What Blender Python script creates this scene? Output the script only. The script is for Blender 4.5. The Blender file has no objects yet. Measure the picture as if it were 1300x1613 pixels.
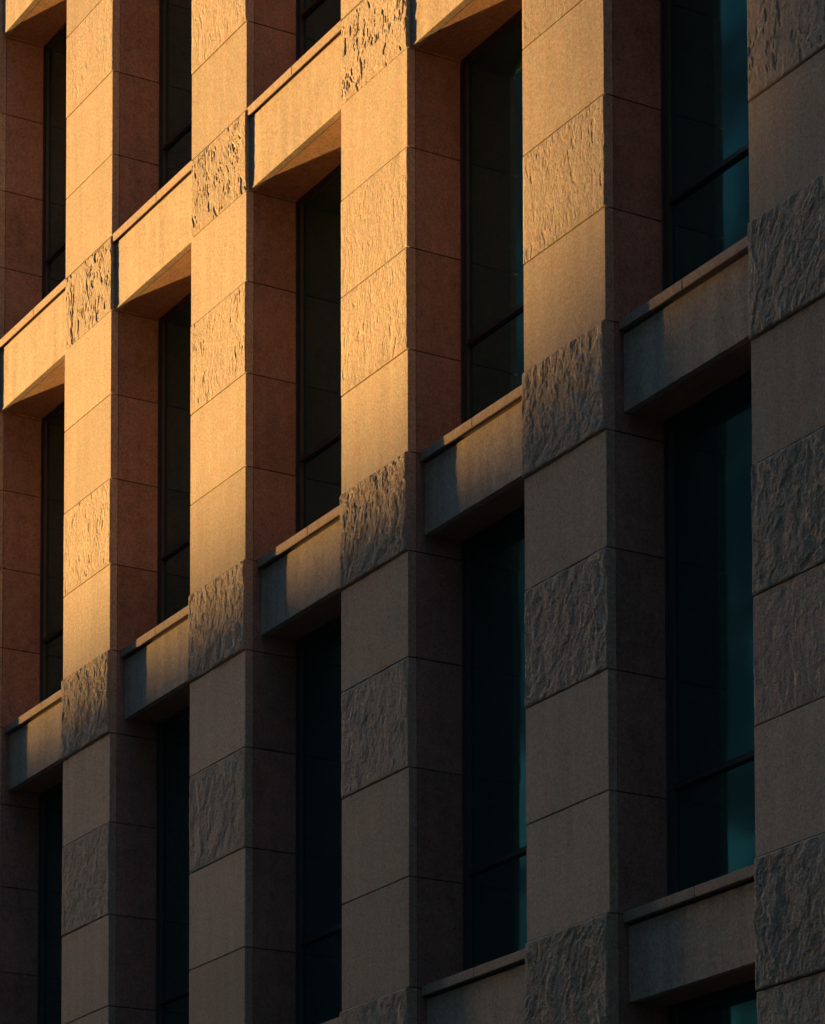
import bpy, math, random
import numpy as np
from mathutils import Vector, Matrix

scene = bpy.context.scene
C = scene.collection

# ------------------------------------------------------------------ units
P = 2.4                     # bay pitch, metres
ZB = 9.7                    # height of the sill joint of the middle storey
PW = 0.3889 * P             # pier width
DEP = 0.1782 * P            # depth from pier face to window frame

# ------------------------------------------------------------------ camera
yaw, pitch, roll = -1.0458222806, 0.0692258125, -0.0021251677
F_PX, CY = 4934.27, 2264.9
fw = Vector((math.sin(yaw) * math.cos(pitch), math.cos(yaw) * math.cos(pitch), math.sin(pitch)))
r0 = fw.cross(Vector((0, 0, 1))).normalized()
u0 = r0.cross(fw)
rr = math.cos(roll) * r0 + math.sin(roll) * u0
uu = -math.sin(roll) * r0 + math.cos(roll) * u0
cam_d = bpy.data.cameras.new("camera")
cam = bpy.data.objects.new("camera", cam_d)
C.objects.link(cam)
loc = Vector((9.803988 * P, -4.286798 * P, -3.365969 * P + ZB))
cam.matrix_world = Matrix(((rr.x, uu.x, -fw.x, loc.x), (rr.y, uu.y, -fw.y, loc.y),
                           (rr.z, uu.z, -fw.z, loc.z), (0, 0, 0, 1)))
cam_d.sensor_fit = 'HORIZONTAL'
cam_d.sensor_width = 36
cam_d.lens = F_PX / 1300 * 36
cam_d.shift_y = (CY - 806.5) / 1300
cam_d.clip_end = 2000
scene.camera = cam

# ------------------------------------------------------------------ light
AZ = math.atan(3.0)         # angle between the light and the facade's normal
RISE = math.radians(5.5)    # light climbs, standing in for sunlight reflected from low glass
sun_dir = Vector((math.sin(AZ) * math.cos(RISE), math.cos(AZ) * math.cos(RISE), math.sin(RISE)))
sun_d = bpy.data.lights.new("sun", 'SUN')
sun_d.energy = 2.5
sun_d.angle = math.radians(1.3)
sun_d.color = (1.0, 0.565, 0.172)
sun = bpy.data.objects.new("sun", sun_d)
sun.rotation_euler = sun_dir.to_track_quat('-Z', 'Y').to_euler()
sun.location = (-30, -10, 20)
C.objects.link(sun)

world = bpy.data.worlds.new("World")
scene.world = world
world.use_nodes = True
wn = world.node_tree
sky = wn.nodes.new('ShaderNodeTexSky')
sky.sky_type = 'NISHITA'
sky.sun_disc = False
sky.sun_elevation = math.radians(2.5)
sky.sun_rotation = math.atan2(-sun_dir.x, -sun_dir.y)
sky.air_density = 1.0
sky.dust_density = 1.0
sky.ozone_density = 2.35
bg = wn.nodes['Background']
bg.inputs['Strength'].default_value = 0.15
wn.links.new(sky.outputs[0], bg.inputs['Color'])

scene.view_settings.view_transform = 'Standard'
scene.view_settings.look = 'None'
scene.view_settings.gamma = 1
scene.view_settings.exposure = 2.97
scene.cycles.use_denoising = True
scene.cycles.max_bounces = 10
scene.cycles.diffuse_bounces = 6
scene.cycles.glossy_bounces = 6

# ------------------------------------------------------------------ materials
def mat(name):
    m = bpy.data.materials.new(name)
    m.use_nodes = True
    nt = m.node_tree
    return m, nt, nt.nodes['Principled BSDF']

def nd(nt, t, **kw):
    n = nt.nodes.new(t)
    for k, v in kw.items():
        setattr(n, k, v)
    return n

def noise(nt, vec, scale, detail=3.0, rough=0.55):
    n = nd(nt, 'ShaderNodeTexNoise')
    n.inputs['Scale'].default_value = scale
    n.inputs['Detail'].default_value = detail
    n.inputs['Roughness'].default_value = rough
    nt.links.new(vec, n.inputs['Vector'])
    return n.outputs[0]

def ramp(nt, v, a, b, c0, c1):
    r = nd(nt, 'ShaderNodeMapRange')
    r.inputs['From Min'].default_value = a
    r.inputs['From Max'].default_value = b
    r.inputs['To Min'].default_value = c0
    r.inputs['To Max'].default_value = c1
    nt.links.new(v, r.inputs['Value'])
    return r.outputs[0]

def math2(nt, op, a, b):
    m = nd(nt, 'ShaderNodeMath', operation=op)
    for i, v in enumerate((a, b)):
        if isinstance(v, (int, float)):
            m.inputs[i].default_value = v
        else:
            nt.links.new(v, m.inputs[i])
    return m.outputs[0]

def stone(name, col, bump=0.5, vert=0.5, rough=0.85, fleck=1.0, mottling=0.05, speck=0.17, stain=0.075):
    m, nt, bs = mat(name)
    pos = nd(nt, 'ShaderNodeNewGeometry').outputs['Position']
    mp = nd(nt, 'ShaderNodeMapping')
    mp.inputs['Scale'].default_value = (1, 1, 0.22)
    mp.inputs['Rotation'].default_value = (0, 0.10, 0)
    nt.links.new(pos, mp.inputs['Vector'])
    big = noise(nt, pos, 1.7, 4, 0.6)
    mid = noise(nt, pos, 11, 4, 0.65)
    streak = noise(nt, mp.outputs[0], 26, 3, 0.6)
    grain = noise(nt, pos, 78, 3, 0.7)
    fine = noise(nt, pos, 210, 1, 0.5)
    # base colour: mottled mineral grain, its own tone per block
    tone = nd(nt, 'ShaderNodeAttribute', attribute_name='tone').outputs['Fac']
    k = math2(nt, 'ADD', ramp(nt, big, 0.3, 0.7, -mottling, mottling), ramp(nt, mid, 0.3, 0.7, -mottling, mottling))
    k = math2(nt, 'ADD', k, ramp(nt, grain, 0.36, 0.64, -0.20, 0.20))
    k = math2(nt, 'ADD', k, ramp(nt, noise(nt, pos, 42, 4, 0.75), 0.38, 0.62, -speck, speck))
    mq = nd(nt, 'ShaderNodeMapping')
    mq.inputs['Scale'].default_value = (1, 1, 0.09)
    nt.links.new(pos, mq.inputs['Vector'])
    k = math2(nt, 'ADD', k, ramp(nt, noise(nt, mq.outputs[0], 9, 3, 0.6), 0.35, 0.7, stain, -stain))
    k = math2(nt, 'ADD', k, ramp(nt, streak, 0.3, 0.7, -0.07 * vert * 2, 0.07 * vert * 2))
    k = math2(nt, 'ADD', k, 1.0)
    k = math2(nt, 'MULTIPLY', k, tone)
    # pale mica flecks
    vo = nd(nt, 'ShaderNodeTexVoronoi')
    vo.inputs['Scale'].default_value = 26
    nt.links.new(pos, vo.inputs['Vector'])
    fl = ramp(nt, vo.outputs['Distance'], 0.075, 0.055, 0, 1)
    sel = nd(nt, 'ShaderNodeSeparateColor')
    nt.links.new(vo.outputs['Color'], sel.inputs[0])
    fl = math2(nt, 'MULTIPLY', fl, math2(nt, 'GREATER_THAN', sel.outputs[0], 0.965))
    fl = math2(nt, 'MULTIPLY', fl, fleck)
    k = math2(nt, 'ADD', k, math2(nt, 'MULTIPLY', fl, 0.9))
    mul = nd(nt, 'ShaderNodeVectorMath', operation='SCALE')
    hue = nd(nt, 'ShaderNodeMix', data_type='RGBA')
    hue.inputs[6].default_value = (col[0] * 1.025, col[1] * 0.97, col[2] * 0.985, 1)
    hue.inputs[7].default_value = (col[0] * 0.975, col[1] * 1.03, col[2] * 1.015, 1)
    nt.links.new(ramp(nt, noise(nt, pos, 8.5, 4, 0.7), 0.42, 0.58, 0, 1), hue.inputs[0])
    nt.links.new(hue.outputs[2], mul.inputs[0])
    nt.links.new(k, mul.inputs['Scale'])
    nt.links.new(mul.outputs[0], bs.inputs['Base Color'])
    bs.inputs['Roughness'].default_value = rough
    bs.inputs['Specular IOR Level'].default_value = 0.25
    h = math2(nt, 'ADD', math2(nt, 'MULTIPLY', grain, 0.0035), math2(nt, 'MULTIPLY', fine, 0.0015))
    h = math2(nt, 'ADD', h, math2(nt, 'MULTIPLY', streak, 0.006 * vert))
    h = math2(nt, 'ADD', h, math2(nt, 'MULTIPLY', mid, 0.0012))
    b = nd(nt, 'ShaderNodeBump')
    b.inputs['Strength'].default_value = bump
    b.inputs['Distance'].default_value = 1.0
    nt.links.new(h, b.inputs['Height'])
    nt.links.new(b.outputs[0], bs.inputs['Normal'])
    return m

STONE = (0.40, 0.316, 0.240)
M_smooth = stone('dressed_stone', STONE, 0.65, 0.4)
M_rough = stone('split_face_stone', STONE, 1.0, 0.4)
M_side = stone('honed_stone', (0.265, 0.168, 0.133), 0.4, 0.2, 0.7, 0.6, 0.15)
M_soffit = stone('lit_soffit_stone', (0.34, 0.192, 0.108), 0.30, 0.2, 0.8, 0.6, 0.1)  # same stone, colour pushed orange to carry the glow of sunlit undersides
M_sill = stone('sill_stone', (0.36, 0.265, 0.20), 0.30, 0.2, 0.8)
M_span = stone('spandrel_stone', STONE, 0.45, 0.25, stain=0.14)

def plain(name, col, rough=0.6, metal=0.0, nscale=20, namp=0.15):
    m, nt, bs = mat(name)
    pos = nd(nt, 'ShaderNodeNewGeometry').outputs['Position']
    k = ramp(nt, noise(nt, pos, nscale, 4), 0.3, 0.7, 1 - namp, 1 + namp)
    mul = nd(nt, 'ShaderNodeVectorMath', operation='SCALE')
    mul.inputs[0].default_value = col
    nt.links.new(k, mul.inputs['Scale'])
    nt.links.new(mul.outputs[0], bs.inputs['Base Color'])
    bs.inputs['Roughness'].default_value = rough
    bs.inputs['Metallic'].default_value = metal
    return m

M_mortar = plain('mortar', (0.09, 0.065, 0.048), 0.95)
M_frame = plain('bronze_frame', (0.06, 0.056, 0.056), 0.4, 0.4)
M_asphalt = plain('asphalt', (0.05, 0.05, 0.052), 0.9)
M_paving = plain('paving', (0.07, 0.07, 0.072), 0.9)
M_conc = plain('pale_concrete', (0.032, 0.032, 0.034), 0.85, 0, 3)
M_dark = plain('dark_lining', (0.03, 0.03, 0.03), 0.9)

def glass(name, col, ior, tint):
    m, nt, bs = mat(name)
    pos = nd(nt, 'ShaderNodeNewGeometry').outputs['Position']
    bs.inputs['Base Color'].default_value = (*col, 1)
    bs.inputs['Roughness'].default_value = 0.06
    bs.inputs['IOR'].default_value = ior
    bs.inputs['Specular Tint'].default_value = (*tint, 1)
    h = math2(nt, 'MULTIPLY', noise(nt, pos, 1.6, 1, 0.4), 0.012)
    b = nd(nt, 'ShaderNodeBump')
    b.inputs['Strength'].default_value = 0.35
    b.inputs['Distance'].default_value = 1.0
    nt.links.new(h, b.inputs['Height'])
    nt.links.new(b.outputs[0], bs.inputs['Normal'])
    return m

M_glass = glass('tinted_glass', (0.008, 0.038, 0.042), 2.2, (0.34, 1.0, 0.92))
M_glass_far = glass('curtain_glass', (0.006, 0.02, 0.022), 2.0, (0.55, 1.0, 0.88))

# ------------------------------------------------------------------ mesh helpers
class MB:
    def __init__(s):
        s.v, s.f, s.t, s.mi = [], [], [], []
    def face(s, idx, tone=1.0, mi=0):
        s.f.append(idx); s.t.append(tone); s.mi.append(mi)
    def box(s, x0, x1, y0, y1, z0, z1, tone=1.0, mi=0, b=0.0):
        """A box with small chamfers of b on the edges of its -Y face and its vertical edges."""
        o = len(s.v)
        if b <= 0:
            s.v += [(x0, y0, z0), (x1, y0, z0), (x1, y1, z0), (x0, y1, z0),
                    (x0, y0, z1), (x1, y0, z1), (x1, y1, z1), (x0, y1, z1)]
            for q in ((0, 3, 2, 1), (4, 5, 6, 7), (0, 1, 5, 4), (1, 2, 6, 5), (2, 3, 7, 6), (3, 0, 4, 7)):
                s.face([o + i for i in q], tone, mi)
            return
        s.v += [(x0 + b, y0, z0 + b), (x1 - b, y0, z0 + b), (x1 - b, y0, z1 - b), (x0 + b, y0, z1 - b),
                (x0, y0 + b, z0), (x1, y0 + b, z0), (x1, y0 + b, z1), (x0, y0 + b, z1),
                (x0, y1, z0), (x1, y1, z0), (x1, y1, z1), (x0, y1, z1)]
        for q in ((0, 1, 2, 3), (4, 5, 1, 0), (5, 6, 2, 1), (6, 7, 3, 2), (7, 4, 0, 3),
                  (8, 9, 5, 4), (9, 10, 6, 5), (10, 11, 7, 6), (11, 8, 4, 7), (11, 10, 9, 8)):
            s.face([o + i for i in q], tone, mi)
    def build(s, name, mats, parent=None, loc=(0, 0, 0)):
        me = bpy.data.meshes.new(name)
        me.from_pydata(s.v, [], s.f)
        for m in mats:
            me.materials.append(m)
        a = me.attributes.new('tone', 'FLOAT', 'FACE')
        a.data.foreach_set('value', np.array(s.t, dtype=np.float32))
        me.polygons.foreach_set('material_index', np.array(s.mi, dtype=np.int32))
        me.update()
        return link(name, me, parent, loc)

def link(name, me, parent=None, loc=(0, 0, 0)):
    o = bpy.data.objects.new(name, me)
    C.objects.link(o)
    o.location = loc
    if parent:
        o.parent = parent
    return o

def empty(name, loc, label=None, cat=None):
    o = bpy.data.objects.new(name, None)
    C.objects.link(o)
    o.location = loc
    o.empty_display_size = 0.5
    if label:
        o['label'] = label
        o['category'] = cat
    return o

# ------------------------------------------------------------------ noise for split stone
def vnoise(x, y, seed):
    rs = np.random.RandomState(seed)
    tab = rs.rand(64, 64)
    xi = np.floor(x).astype(int); yi = np.floor(y).astype(int)
    fx = x - xi; fy = y - yi
    fx = fx * fx * fx * (fx * (fx * 6 - 15) + 10); fy = fy * fy * fy * (fy * (fy * 6 - 15) + 10)
    g = lambda i, j: tab[(xi + i) % 64, (yi + j) % 64]
    return (g(0, 0) * (1 - fx) + g(1, 0) * fx) * (1 - fy) + (g(0, 1) * (1 - fx) + g(1, 1) * fx) * fy

def fbm(x, y, seed, octv=4, gain=0.5, ridged=False):
    t = np.zeros_like(x); a = 1.0; n = 0.0
    for i in range(octv):
        c, s_ = math.cos(0.5 * i), math.sin(0.5 * i)
        v = vnoise((x * c - y * s_) * 2 ** i + 7.3 * i, (x * s_ + y * c) * 2 ** i + 3.1 * i, seed + i)
        if ridged:
            v = 1 - np.abs(2 * v - 1)
        t += a * v; n += a; a *= gain
    return t / n

def smooth(e0, e1, x):
    t = np.clip((x - e0) / (e1 - e0), 0, 1)
    return t * t * (3 - 2 * t)

def rough_block(name, x0, x1, z0, z1, seed, amp, out, edge, res, back, tone, fine, parent):
    """Split-face stone: a heightfield on the front, returned to the slab's back edge at all four sides."""
    nx = max(4, int((x1 - x0) / res)); nz = max(4, int((z1 - z0) / res))
    u, v = np.meshgrid(np.linspace(0, 1, nx + 1), np.linspace(0, 1, nz + 1))
    X = u * (x1 - x0); Z = v * (z1 - z0)
    rs = random.Random(seed)
    tilt = rs.uniform(-0.06, 0.30)
    # domain warp, then streaks that run mostly upright and lean a little
    wx = (fbm(X * 4, Z * 4, seed + 50, 3) - 0.5) * 0.10
    wz = (fbm(X * 4, Z * 4, seed + 60, 3) - 0.5) * 0.10
    a = (X + wx) * math.cos(tilt) - (Z + wz) * math.sin(tilt)
    b = (X + wx) * math.sin(tilt) + (Z + wz) * math.cos(tilt)
    big = fbm(X * 3.2 + 5, Z * 2.6, seed + 1, 2) - 0.5
    if fine:      # the upper storeys: a shallow face broken by small upright pits
        lump = fbm(a * 36, b * 20, seed + 10, 3, 0.6) - 0.5
        gr = fbm(X * 100, Z * 75, seed + 30, 2, 0.6) - 0.5
        pit = smooth(0.60, 0.70, fbm(a * 72, b * 27, seed + 40, 2, 0.4))
        pit *= smooth(0.40, 0.62, fbm(X * 8, Z * 7, seed + 45, 2))
        gouge = smooth(0.75, 0.80, fbm(a * 24 + b * 4, b * 8.0, seed + 70, 2, 0.4))
        h = big * 0.005 + lump * 0.0052 + gr * 0.0026 - (pit * 0.0052 + gouge * 0.008) * min(1.0, amp * 1.15)
    else:         # the proud courses are split into larger flakes
        slab = fbm(a * 9, b * 7.5, seed + 10, 2, 0.5) - 0.5
        lump = fbm(a * 20, b * 16, seed + 15, 5, 0.66) - 0.5
        chip = smooth(0.44, 0.60, fbm(X * 13 + Z * 3, Z * 9 - X * 2, seed + 95, 2, 0.5))
        gr = fbm(X * 88, Z * 70, seed + 30, 3, 0.75) - 0.5
        pit = smooth(0.60, 0.72, fbm(a * 44, b * 20, seed + 40, 2, 0.4))
        h = big * 0.012 + slab * 0.012 + lump * 0.0150 + gr * 0.0078 - chip * 0.0060 - pit * 0.0040
    h = h * amp
    jag = 0.006 * (fbm(X * 30, Z * 30, seed + 80, 3) - 0.35)
    dl = np.minimum(X, (x1 - x0) - X) + jag * amp
    dz = np.minimum(Z, (z1 - z0) - Z) + jag * amp
    e = smooth(-0.003, 0.013, dl) * smooth(-0.003, 0.011, dz)
    Y = -(edge + (out - edge) * e) - h * (0.5 + 0.5 * e)
    inx = (1 - smooth(0.0, 0.01, np.minimum(X, (x1 - x0) - X))) * np.abs(gr) * 0.012 * amp
    XX = x0 + X + np.where(u < 0.5, inx, -inx)
    vs = np.stack([XX, Y, z0 + Z], -1).reshape(-1, 3)
    W = nx + 1
    i = np.arange(nz)[:, None] * W + np.arange(nx)[None, :]
    F = np.stack([i, i + 1, i + 1 + W, i + W], -1).reshape(-1, 4)
    ring = np.concatenate([np.arange(W), np.arange(1, nz + 1) * W + nx, nz * W + np.arange(nx - 1, -1, -1),
                           np.arange(nz - 1, 0, -1) * W])
    bk = vs[ring].copy(); bk[:, 1] = back
    bk[:, 0] = np.clip(bk[:, 0], x0, x1)
    n0 = len(vs); nr = len(ring)
    j = np.arange(nr); jn = (j + 1) % nr
    S = np.stack([ring[jn], ring[j], n0 + j, n0 + jn], -1)
    vs = np.concatenate([vs, bk]); F = np.concatenate([F, S])
    me = bpy.data.meshes.new(name)
    me.vertices.add(len(vs)); me.vertices.foreach_set('co', vs.astype(np.float32).ravel())
    me.loops.add(F.size); me.loops.foreach_set('vertex_index', F.astype(np.int32).ravel())
    me.polygons.add(len(F))
    me.polygons.foreach_set('loop_start', (np.arange(len(F)) * 4).astype(np.int32))
    sm = np.ones(len(F), dtype=bool); sm[-nr:] = False
    me.update(calc_edges=True)
    me.polygons.foreach_set('use_smooth', sm)
    at = me.attributes.new('tone', 'FLOAT', 'FACE')
    at.data.foreach_set('value', np.full(len(F), tone, dtype=np.float32))
    me.materials.append(M_rough)
    me.validate()
    return link(name, me, parent)

# ------------------------------------------------------------------ the course levels (fitted), in bays
ZK = {-8: 2.3004, -7: 2.0081, -6: 1.7165, -5: 1.4309, -4: 1.1711, -3: 0.8817, -2: 0.59, -1: 0.2949, 0: 0.0,
      1: -0.2838, 2: -0.587, 3: -0.8998, 4: -1.209, 5: -1.5206, 6: -1.8338, 7: -2.147, 8: -2.459, 9: -2.77,
      10: -3.08, 11: -3.38, 12: -3.70, 13: -4.0}
ZK[-9] = 2.592; ZK[-10] = 2.884
for k_ in range(-15, -10):
    ZK[k_] = ZK[k_ + 5] + 1.453
zz = lambda k: ZB + P * ZK[k]
K0, K1 = -15, 13
GAP = 0.0042                # half joint
SL = 0.064                  # front slab thickness

# rough blocks per pier: course -> (amp, out, edge)
S_ = (0.78, 0.003, -0.010)      # storey course, upper: deeply split, arrises set back
B_ = (0.70, 0.021, 0.012)       # storey course, lower: stands proud
M_ = (0.5, 0.005, 0.0)
L_ = (0.36, 0.002, 0.0)
ROUGH = {
    -1: {-10: S_, -5: S_, -3: M_, 0: B_, 2: M_, 5: B_, 7: M_},
    0: {-10: S_, -8: L_, -5: S_, -3: M_, 0: B_, 2: M_, 5: B_, 8: M_},
    1: {-10: S_, -8: L_, -5: S_, -2: M_, 0: B_, 2: M_, 5: B_, 7: M_},
    2: {-10: S_, -7: M_, -5: S_, -3: M_, 0: B_, 2: M_, 5: B_, 7: M_},
    3: {-10: S_, -8: M_, -5: S_, -3: L_, -2: M_, 0: B_, 2: M_, 5: B_, 7: M_},
    4: {-10: S_, -7: M_, -5: S_, -4: L_, -2: (0.5, 0.004, 0.0), 0: B_, 2: (0.75, 0.008, 0.003), 5: B_, 8: M_},
    5: {-10: S_, -7: M_, -5: S_, -2: (0.7, 0.008, 0.0), 0: B_, 2: (0.8, 0.012, 0.004), 3: L_, 5: B_, 6: M_, 8: M_},
    6: {-10: S_, -8: M_, -5: S_, -3: M_, 0: B_, 2: M_, 5: B_, 7: M_},
}
# what the photograph shows of each pier (finer mesh there)
def fine_res(i, k):
    lo = {0: (-9, 5), 1: (-9, 4), 2: (-8, 4), 3: (-6, 6), 4: (-5, 6), 5: (-3, 7)}.get(i, (99, 99))
    return 0.0043 if lo[0] <= k <= lo[1] else 0.03

building = empty('office_building', (0, 0, 0),
                 'dusk lit stone office building with tall piers, rough split blocks and deep set dark windows', 'building')
rng = random.Random(4)

def make_pier(i):
    x0 = (i - 1) * P; x1 = x0 + PW
    m = MB()
    ztop, zbot = zz(K0), 0.0
    # core, seen only as the dark line of the joints
    m.box(x0 + 0.014, x1 - 0.014, 0.016, DEP + 0.30, zbot, ztop - 0.01, 1, 1)
    sides = (MB(), MB())
    for k in range(K0, K1):
        zt, zb = zz(k) - GAP, zz(k + 1) + GAP
        t = rng.uniform(0.82, 1.08)
        if k not in ROUGH[i]:
            dy = rng.uniform(-0.0025, 0.0025)
            m.box(x0 + rng.uniform(0, .001), x1 - rng.uniform(0, .001), dy, SL - 0.002, zb, zt, t, 0, 0.0025)
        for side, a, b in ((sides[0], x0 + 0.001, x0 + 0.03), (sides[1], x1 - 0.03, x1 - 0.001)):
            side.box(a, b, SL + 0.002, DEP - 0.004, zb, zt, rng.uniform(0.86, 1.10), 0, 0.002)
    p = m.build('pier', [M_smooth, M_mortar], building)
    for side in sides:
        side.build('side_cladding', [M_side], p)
    for k, (amp, out, edge) in ROUGH[i].items():
        zt, zb = zz(k) - GAP, zz(k + 1) + GAP
        rough_block('rough_block', x0, x1, zb, zt, 1000 + 97 * i + 13 * (k + 20), amp * rng.uniform(0.9, 1.1), out, edge,
                    fine_res(i, k), SL - 0.002, rng.uniform(0.93, 1.03), k < 0, p)
    return p

for i in range(-1, 7):
    make_pier(i)

# ------------------------------------------------------------------ spandrels, sills
def make_spandrel(b, k, rec, srec, zbot):
    """Spandrel of the bay right of pier b at the storey joint k."""
    x0 = (b - 1) * P + PW + 0.004; x1 = b * P - 0.004
    zt = zz(k) - 0.024 * P
    s = MB()
    t = rng.uniform(0.97, 1.04)
    # front slab with a shallow drip slope on its underside
    o = len(s.v); y1 = rec + 0.058; c = 0.003
    zf = zbot
    s.v += [(x0, rec, zf + c), (x1, rec, zf + c), (x1, rec, zt - 0.014), (x0, rec, zt - 0.014),
            (x0, rec + c, zf), (x1, rec + c, zf), (x1, y1, zf + 0.007), (x0, y1, zf + 0.007),
            (x0, y1, zt - 0.014), (x1, y1, zt - 0.014)]
    for q in ((0, 1, 2, 3), (4, 5, 1, 0), (7, 6, 5, 4), (3, 2, 9, 8), (8, 9, 6, 7), (0, 3, 8, 7, 4), (1, 5, 6, 9, 2)):
        s.face([o + n for n in q], t, 0)
    # dark body behind, seen in the joints
    s.box(x0 + 0.002, x1 - 0.002, y1 - 0.002 + 0.004, DEP + 0.3, zf + 0.036, zt - 0.012, 1, 1)
    sp = s.build('spandrel', [M_span, M_mortar], building)
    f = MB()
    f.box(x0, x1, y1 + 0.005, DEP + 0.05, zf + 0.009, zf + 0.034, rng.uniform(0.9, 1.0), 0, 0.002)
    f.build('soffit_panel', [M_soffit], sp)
    w = MB()
    cut = x0 + (x1 - x0) * rng.uniform(0.42, 0.6)
    za, zc = zz(k) - 0.0225 * P, zz(k) + 0.005 * P
    for a, bb in ((x0, cut - 0.002), (cut + 0.002, x1)):
        w.box(a, bb, srec + 0.012, DEP - 0.004, za + 0.009, zc - 0.001, 1.0, 0, 0.002)
        w.box(a, bb, srec, srec + 0.012, za, zc, rng.uniform(0.96, 1.04), 0, 0.004)
    w.build('window_sill', [M_sill], sp)
    return sp

# ------------------------------------------------------------------ windows
def make_window(b, z0, z1):
    x0 = (b - 1) * P + PW; x1 = b * P
    F1, F2 = 0.045, 0.082
    y0 = DEP
    fr = MB()
    def ring(a, ya, yb, off):
        fr.box(x0 + off, x0 + a, ya, yb, z0 + off, z1 - off, 1, 0, 0.003)
        fr.box(x1 - a, x1 - off, ya, yb, z0 + off, z1 - off, 1, 0, 0.003)
        fr.box(x0 + a, x1 - a, ya, yb, z1 - a * 0.8, z1 - off, 1, 0, 0.003)
        fr.box(x0 + a, x1 - a, ya, yb, z0 + off, z0 + a * 0.8, 1, 0, 0.003)
    ring(F1, y0 - 0.003, y0 + 0.12, 0.0)
    fr.box(x0 + F1, x0 + F2, y0 + 0.003, y0 + 0.10, z0 + F1 * .8, z1 - F1 * .8, 1, 0, 0.003)
    fr.box(x1 - F2, x1 - F1, y0 + 0.003, y0 + 0.10, z0 + F1 * .8, z1 - F1 * .8, 1, 0, 0.003)
    fr.box(x0 + F2, x1 - F2, y0 + 0.003, y0 + 0.10, z1 - F2 * .8, z1 - F1 * .8, 1, 0, 0.003)
    for a, c in ((x0 + F2 - 0.012, x0 + F2 - 0.001), (x1 - F2 + 0.001, x1 - F2 + 0.012), (x0 + 0.004, x0 + 0.016), (x1 - 0.016, x1 - 0.004)):
        fr.box(a, c, y0 - 0.012, y0 + 0.002, z0 + F1, z1 - F1, 1, 0, 0.002)
    win = fr.build('window', [M_frame], building)
    zt = z0 + 0.328 * P
    t = MB()
    t.box(x0 + F2, x1 - F2, y0 - 0.016, y0 + 0.10, zt - 0.024, zt - 0.001, 1, 0, 0.004)
    t.box(x0 + F2, x1 - F2, y0 - 0.006, y0 + 0.10, zt - 0.001, zt + 0.021, 1, 0, 0.004)
    t.build('transom', [M_frame], win)
    for nm, a, c in (('upper_pane', zt + 0.021, z1 - F2 * .8), ('lower_pane', z0 + F1 * .8, zt - 0.024)):
        g = MB()
        g.box(x0 + F2, x1 - F2, y0 + 0.013, y0 + 0.035, a, c, 1, 0)
        g.build(nm, [M_glass], win)
    return win

LEV = {  # storey joint: (spandrel recess, sill recess, underside level)
    -10: (0.0118 * P, 0.002 * P, ZB + P * 2.597),
    -5: (0.0118 * P, 0.002 * P, ZB + P * 1.1745),
    0: (0.053 * P, 0.0378 * P, ZB - P * 0.2315),
    5: (0.056 * P, 0.0392 * P, ZB - P * 1.7428),
    10: (0.056 * P, 0.0392 * P, ZB - P * 3.28)}
for b in range(-1, 6):
    for k, (rec, srec, zb) in LEV.items():
        make_spandrel(b, k, rec, srec, zb)
    make_window(b, zz(-10) + 0.02, zz(-15) + 0.1)
    make_window(b, zz(-5) + 0.02, LEV[-10][2] + 0.008)
    make_window(b, zz(0) + 0.02, LEV[-5][2] + 0.008)
    make_window(b, zz(5) + 0.02, LEV[0][2] + 0.008)
    make_window(b, zz(10) + 0.02, LEV[5][2] + 0.008)
    make_window(b, 0.3, LEV[10][2] + 0.008)

bx0, bx1 = -2 * P, 5 * P + PW
r_ = MB(); r_.box(bx0, bx1, 0.02, 9.0, zz(-15) + 0.002, zz(-15) + 0.55, 1.0, 0, 0.01)
r_.build('parapet', [M_smooth], building)
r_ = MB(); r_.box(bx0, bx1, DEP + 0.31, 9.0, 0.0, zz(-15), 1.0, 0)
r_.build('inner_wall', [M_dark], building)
r_ = MB()
for b in range(-1, 6):
    r_.box((b - 1) * P + PW + 0.003, b * P - 0.003, 0.08, DEP + 0.3, 0.0, 0.29, 1.0, 0, 0.01)
r_.build('plinth', [M_sill], building)

# ------------------------------------------------------------------ the street and what stands across it
M_glass_dull = glass('dull_curtain_glass', (0.004, 0.012, 0.012), 1.2, (0.55, 1.0, 0.88))
M_glass_blind = glass('blind_behind_glass', (0.05, 0.08, 0.08), 1.45, (0.55, 1.0, 0.88))
FAR = [M_glass_far, M_glass_dull, M_glass_blind, M_glass_far, M_glass_dull]

def ground(name, x0, x1, y0, y1, z0, z1, m):
    g = MB(); g.box(x0, x1, y0, y1, z0, z1)
    o = g.build(name, [m]); o['kind'] = 'structure'
    return o
ground('ground', -84, 60, -60, 30, -0.6, -0.13, M_paving)
ground('road', -84, 60, -14.0, -4.0, -0.126, -0.10, M_asphalt)
ground('pavement', -84, 60, -3.98, -0.005, -0.126, 0.0, M_paving)

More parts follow.
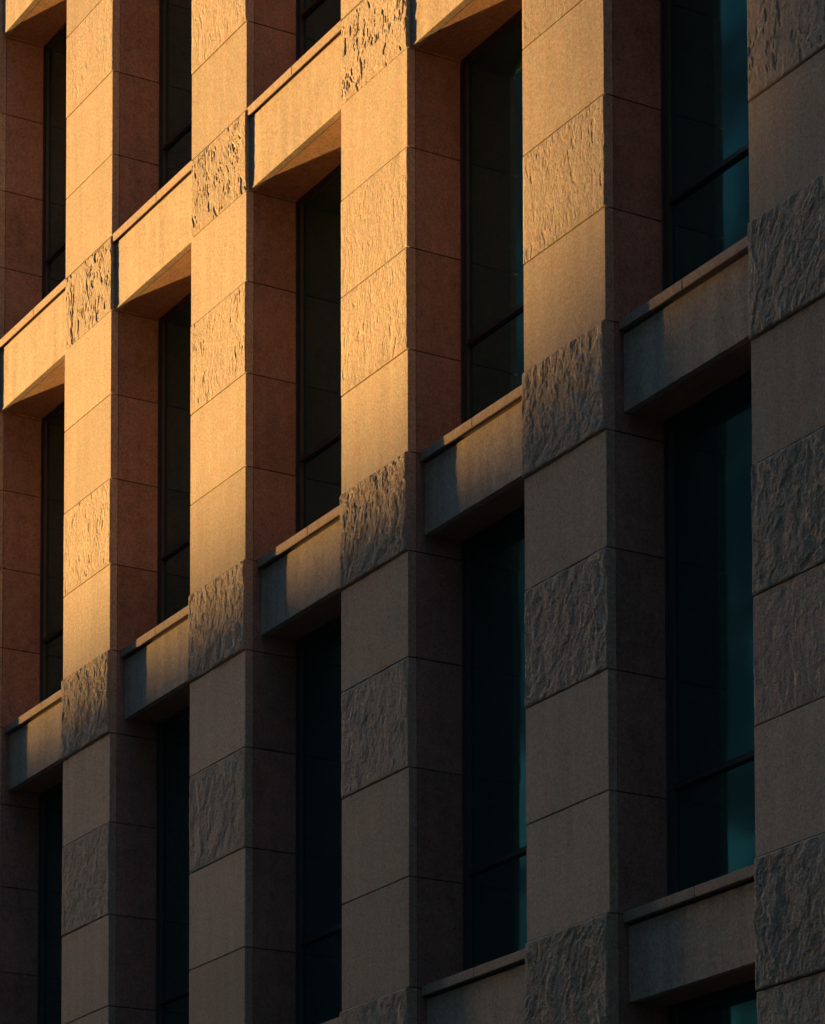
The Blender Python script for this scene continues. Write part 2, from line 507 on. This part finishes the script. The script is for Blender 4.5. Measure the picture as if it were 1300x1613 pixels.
def block(name, label, x0, x1, y0, y1, h, bay, storey, wm, gm):
    """A plain neighbour: wall with punched windows on its street face and its end."""
    root = empty(name, ((x0 + x1) / 2, (y0 + y1) / 2, -0.13), label, 'building')
    inv = Vector((-(x0 + x1) / 2, -(y0 + y1) / 2, 0.13))
    w = MB(); w.box(x0, x1, y0, y1, -0.13, h)
    w.build('wall', [wm], root, inv)
    c = MB(); c.box(x0 - 0.25, x1 + 0.25, y0 - 0.25, y1 + 0.25, h + 0.002, h + 0.5)
    c.build('roof', [wm], root, inv)
    for j in range(max(1, int(h / storey))):
        cz = (j + 0.55) * storey
        if cz + storey * 0.36 > h:
            break
        f = MB(); hh = storey * 0.33
        for zc in (cz - hh - .06, cz + hh + .06):
            f.box(x0 + 0.9, x1 - 0.9, y1 + 0.001, y1 + 0.09, zc - .06, zc + .06)
        n = max(1, int((x1 - x0 - 2) / bay))
        for i in range(n + 1):
            cx = x0 + 1 + i * (x1 - x0 - 2) / n
            f.box(cx - .05, cx + .05, y1 + 0.001, y1 + 0.085, cz - hh, cz + hh)
        wf = f.build('ribbon_window', [M_frame], root, inv)
        for i in range(n):
            g = MB()
            a = x0 + 1 + i * (x1 - x0 - 2) / n + .052; b = x0 + 1 + (i + 1) * (x1 - x0 - 2) / n - .052
            g.box(a, b, y1 + 0.02, y1 + 0.045, cz - hh, cz + hh)
            tx, tz = rng.uniform(-.006, .006), rng.uniform(-.006, .006)
            g.v = [(x, y + (x - (a + b) / 2) * tx * 2 + (z - cz) * tz * 2 if y > y1 + .03 else y, z) for x, y, z in g.v]
            g.build('pane', [rng.choice(gm)], wf)
    return root

# light reaches the facade past the left end of the tower and over the unseen low block added to cut it
block('tower_block', 'dark tower across the street, mirrored in the glass', -55.8, -14, -45, -21.2, 36.0, 1.7, 3.3, M_conc, FAR)
block('shade_block', 'dark slab across the street beside the lower tower, raised to hide the sky', -13, 34, -45, -21.6, 46.0, 3.4, 3.5, M_conc, FAR)  # height raised to keep sky light off the pier sides
block('shade_block', 'unseen dark block added at the right end of the street to hide the sky', 36, 56, -20, 0, 44.0, 3.4, 3.5, M_conc, FAR)  # unseen blocker, added to darken the right-facing pier sides
block('low_shade_block', 'unseen low flat roofed block added to cut the light below the middle storey', -84, -36, -20.4, -19.0, 3.12, 7.0, 4.0, M_conc, FAR)  # added blocker; its roof sets where light on the facade stops
ground('ground', -225, -192, -150, 40, -0.6, -0.13, M_paving)  # unseen strip, added only to carry the far blocker
block('shade_block', 'unseen broad dark block added at the far left to hide the horizon glow', -216, -198, -140, 28, 18.0, 6.0, 3.5, M_conc, FAR)  # added to keep warm horizon glow off the shaded stone
